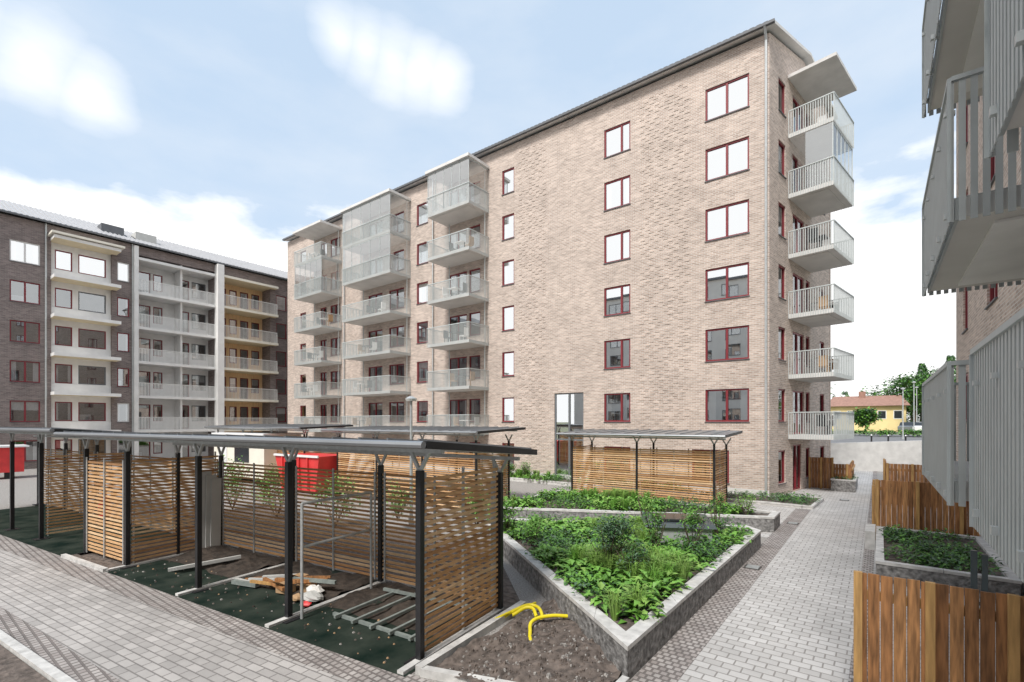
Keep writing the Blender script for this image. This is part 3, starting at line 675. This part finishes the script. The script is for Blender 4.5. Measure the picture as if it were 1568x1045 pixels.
# ------------------------------------------------------------ far right background
rw=MB(); rw.hexa([(-14,42,0),(14,42,0),(14,42.4,0),(-14,42.4,0),(-14,42,1.2),(14,42,2.9),(14,42.4,2.9),(-14,42.4,1.2)],'concrete'); rw.obj('concrete_ramp_wall')
t=MB(); t.face([(-60,42.4,1.0),(60,42.4,1.6),(200,70,2),(-200,70,2)],'asphalt'); t.face([(-200,70,2),(200,70,2),(400,400,2.5),(-400,400,2.5)],'ground_far'); t.obj('street_terrain')
fh=MB(); zb=2.0
fh.box(-6.5,3.2,92,100,zb,5.9,'house_yellow')
fh.hexa([(-7,91.4,5.9),(3.7,91.4,5.9),(3.7,96,5.91),(-7,96,5.91),(-6,95.8,7.6),(2.7,95.8,7.6),(2.7,96.1,7.6),(-6,96.1,7.6)],'roof_red')
fh.hexa([(-7,96.0,5.9),(3.7,96.0,5.9),(3.7,100.6,5.9),(-7,100.6,5.9),(-6,95.9,7.59),(2.7,95.9,7.59),(2.7,96.1,7.59),(-6,96.1,7.59)],'roof_red')
for i in range(5): fh.box(-5.8+i*1.9,-4.9+i*1.9,91.95,91.998,4.0,5.1,'dark_glassy'); fh.box(-5.9+i*1.9,-4.8+i*1.9,91.96,91.99,3.9,5.2,'white_frame')
fh.box(-2.6,-1.7,95,95.8,7,8.3,'roof_red'); fh.obj('yellow_house')
def tree(mb,x,y,z,h,r,conifer=False,n=900,l=.5):
    mb.tube((x,y,z),(x+U(-.2,.2),y,z+h*.7),.03*h,.012*h,'bark',7)
    if conifer:
        for k in range(14):
            zz=z+h*(.15+.8*k/14); rr=r*(1-k/14.)*U(.8,1.1)+.2
            for b in range(6):
                a=U(0,6.28); mb.tube((x,y,zz),(x+rr*math.cos(a),y+rr*math.sin(a),zz-.1*rr),.03,.01,'bark',4)
        for _ in range(n):
            t_=R(); zz=z+h*(.12+.88*t_); rr=r*(1-t_)*U(.3,1.05)+.1; a=U(0,6.28)
            leaf(mb,(x+rr*math.cos(a),y+rr*math.sin(a),zz),a,U(-.5,.1),l*U(.5,1),l*.35,random.choice(['leaf2','leaf4','leaf2','leaf0']))
    else:
        cs=[]
        for _ in range(14):
            a=U(0,6.28);q=r*.75*math.sqrt(R()); c=(x+q*math.cos(a),y+q*math.sin(a),z+h*U(.4,.92)); cs.append(c); mb.tube((x,y,z+h*U(.25,.5)),c,.012*h,.004*h,'bark',5)
        for _ in range(n):
            c=random.choice(cs);s=r*.24
            leaf(mb,(c[0]+random.gauss(0,s),c[1]+random.gauss(0,s),c[2]+random.gauss(0,s*.8)),U(0,6.28),U(-.5,1),l*U(.6,1.1),l*.5,random.choice(['leaf0','leaf2','leaf1','leaf4']))
for (x,y,h,r,cn) in ((5.5,88,8,2.2,False),(8.6,98,11.5,2.8,True),(5.6,103,11,2.4,True),(11,92,9,3,False),(-1.5,84,3.2,1.5,False),(2.6,100,8.5,3,False),(7.4,106,10,3.2,False),(4.4,98,9,2.6,False)):
    m_=MB(); tree(m_,x,y,2,h,r,cn,2200,.6); m_.obj('conifer_tree' if cn else 'deciduous_tree')
m_=MB()
for i in range(26): tree(m_,-60+i*6.5+U(-2,2),150+U(-10,15),2,U(8,12),U(3,4.5),R()<.3,350,1.1)
m_.obj('distant_tree_line')
def car(x,y,z,a,m='car_paint'):
    b=MB(x,y,a); prof=[(-2.1,.35),(-2.15,.8),(-1.5,.95),(-.9,1.42),(.7,1.45),(1.5,.98),(2.15,.85),(2.15,.35)]
    for s1,s2,mm in((-.85,.85,m),):
        b.face([(p[0],s1,z+p[1]) for p in prof],mm); b.face([(p[0],s2,z+p[1]) for p in prof],mm)
        for i in range(len(prof)):
            p_,q_=prof[i],prof[(i+1)%len(prof)]; gl=i in(2,4); b.face([(p_[0],s1,z+p_[1]),(q_[0],s1,z+q_[1]),(q_[0],s2,z+q_[1]),(p_[0],s2,z+p_[1])],'dark_glassy' if gl else mm)
    for s_ in(-.855,.855): b.face([(-1.3,s_,z+.95),(-.85,s_,z+1.35),(.65,s_,z+1.37),(1.3,s_,z+.97)],'dark_glassy')
    for q in(-1.35,1.35):
        for s_ in(-.9,.72): b.tube((q,s_,z+.33),(q,s_+.18,z+.33),.33,.33,'tyre',14)
    b.obj('parked_car')
car(3.4,86,2.0,1.3); car(4.9,84,2.0,1.3,'white_paint')
lamp(3.1,70,6,1.8); lamp(1.9,62,5,1.7); lamp(4.0,84,6,2)
for i in range(5): 
    b=MB(); b.tube((-.5+i*1.1,50,1.3),(-.5+i*1.1,50,2.3),.06,.06,'steel_black'); b.tube((-.5+i*1.1,50,2.3),(-.5+i*1.1,50,2.4),.06,.02,'rail_white'); b.obj('bollard')
hg=MB()
for i in range(90): clump(hg,U(-8,7),U(66,67.5),2,.5,.7,16,.35,.2,['leaf0','leaf2','leaf1'])
hg.obj('roadside_hedge')

# ------------------------------------------------------------ camera
cam=bpy.data.cameras.new('camera'); co=bpy.data.objects.new('camera',cam); sc.collection.objects.link(co); sc.camera=co
co.location=(0,0,3.4); co.rotation_euler=(math.pi/2,0,math.radians(37.2)); cam.sensor_width=36; cam.lens=17.0; cam.shift_y=.0794; cam.clip_end=3000; cam.clip_start=.05

# ------------------------------------------------------------ light
el=math.radians(50); sd=Vector((.10*math.cos(el),-.995*math.cos(el),math.sin(el))).normalized()
L=bpy.data.lights.new('sun','SUN'); L.energy=3.8; L.angle=math.radians(13); L.color=(1,.965,.92); lo=bpy.data.objects.new('sun',L); sc.collection.objects.link(lo)
lo.rotation_euler=(-sd).to_track_quat('-Z','Y').to_euler()
wd=bpy.data.worlds.new('World'); sc.world=wd; wd.use_nodes=True; nt=wd.node_tree; bgn=nt.nodes['Background']; bgn.inputs['Strength'].default_value=.15
sky=nt.nodes.new('ShaderNodeTexSky'); sky.sky_type='NISHITA'; sky.sun_disc=False; sky.sun_elevation=el; sky.sun_rotation=math.atan2(.10,-.995)
tc=nt.nodes.new('ShaderNodeTexCoord'); sep=nt.nodes.new('ShaderNodeSeparateXYZ'); nt.links.new(tc.outputs['Generated'],sep.inputs[0])
def mth(op,a,b=None,clamp=False):
    n=nt.nodes.new('ShaderNodeMath'); n.operation=op; n.use_clamp=clamp
    for i,v in enumerate((a,b)):
        if v is None: continue
        if isinstance(v,(int,float)): n.inputs[i].default_value=v
        else: nt.links.new(v,n.inputs[i])
    return n.outputs[0]
mp=nt.nodes.new('ShaderNodeMapping'); mp.inputs['Scale'].default_value=(1,1,2.6); nt.links.new(tc.outputs['Generated'],mp.inputs[0])
no=nt.nodes.new('ShaderNodeTexNoise'); no.inputs['Scale'].default_value=4.2; no.inputs['Detail'].default_value=9; no.inputs['Roughness'].default_value=.52; nt.links.new(mp.outputs[0],no.inputs[0])
N=no.outputs['Fac']
south=mth('MULTIPLY',mth('MULTIPLY',sep.outputs[1],-1.),1.2,True)  # extra cloud added behind the camera to whiten window reflections and lift ambient light
thr=mth('ADD',.39,south)
bank=mth('ADD',mth('MULTIPLY',mth('SUBTRACT',thr,sep.outputs[2]),18.),mth('MULTIPLY',mth('SUBTRACT',N,.5),7.))
def blobm(v,r):
    d=nt.nodes.new('ShaderNodeVectorMath'); d.operation='DISTANCE'; nt.links.new(tc.outputs['Generated'],d.inputs[0]); d.inputs[1].default_value=v
    return mth('MULTIPLY',mth('ADD',mth('MULTIPLY',mth('SUBTRACT',1,mth('DIVIDE',d.outputs['Value'],r)),1.3),mth('MULTIPLY',mth('SUBTRACT',N,.5),1.6)),.62,True)
mm_=None
for v,r in(((-.671,.438,.598),.055),((-.651,.473,.592),.06),((-.631,.508,.586),.065),((-.606,.543,.580),.06),((-.582,.578,.573),.055),((-.876,.06,.472),.08),((-.872,.124,.471),.07),((-.866,.18,.455),.06)):
    q=blobm(v,r); mm_=q if mm_ is None else mth('MAXIMUM',mm_,q)
mask=mth('MAXIMUM',mth('MULTIPLY',bank,1.,True),mm_,True)
mx=nt.nodes.new('ShaderNodeMixRGB'); mx.inputs[0].default_value=.8; nt.links.new(sky.outputs[0],mx.inputs[1]); mx.inputs[2].default_value=(4.6,5.7,7.0,1)
hz=mth('ADD',mth('MULTIPLY',mth('SUBTRACT',.75,sep.outputs[2]),.9),mth('MULTIPLY',mth('SUBTRACT',N,.5),1.6),True)
mh=nt.nodes.new('ShaderNodeMixRGB'); nt.links.new(mth('MULTIPLY',hz,.6,True),mh.inputs[0]); nt.links.new(mx.outputs[0],mh.inputs[1]); mh.inputs[2].default_value=(6.5,6.7,6.95,1)
mx2=nt.nodes.new('ShaderNodeMixRGB'); nt.links.new(mask,mx2.inputs[0]); nt.links.new(mh.outputs[0],mx2.inputs[1]); mx2.inputs[2].default_value=(8.4,8.4,8.4,1)
nt.links.new(mx2.outputs[0],bgn.inputs['Color'])
sc.view_settings.view_transform='Standard'; sc.view_settings.look='None'; sc.view_settings.exposure=0
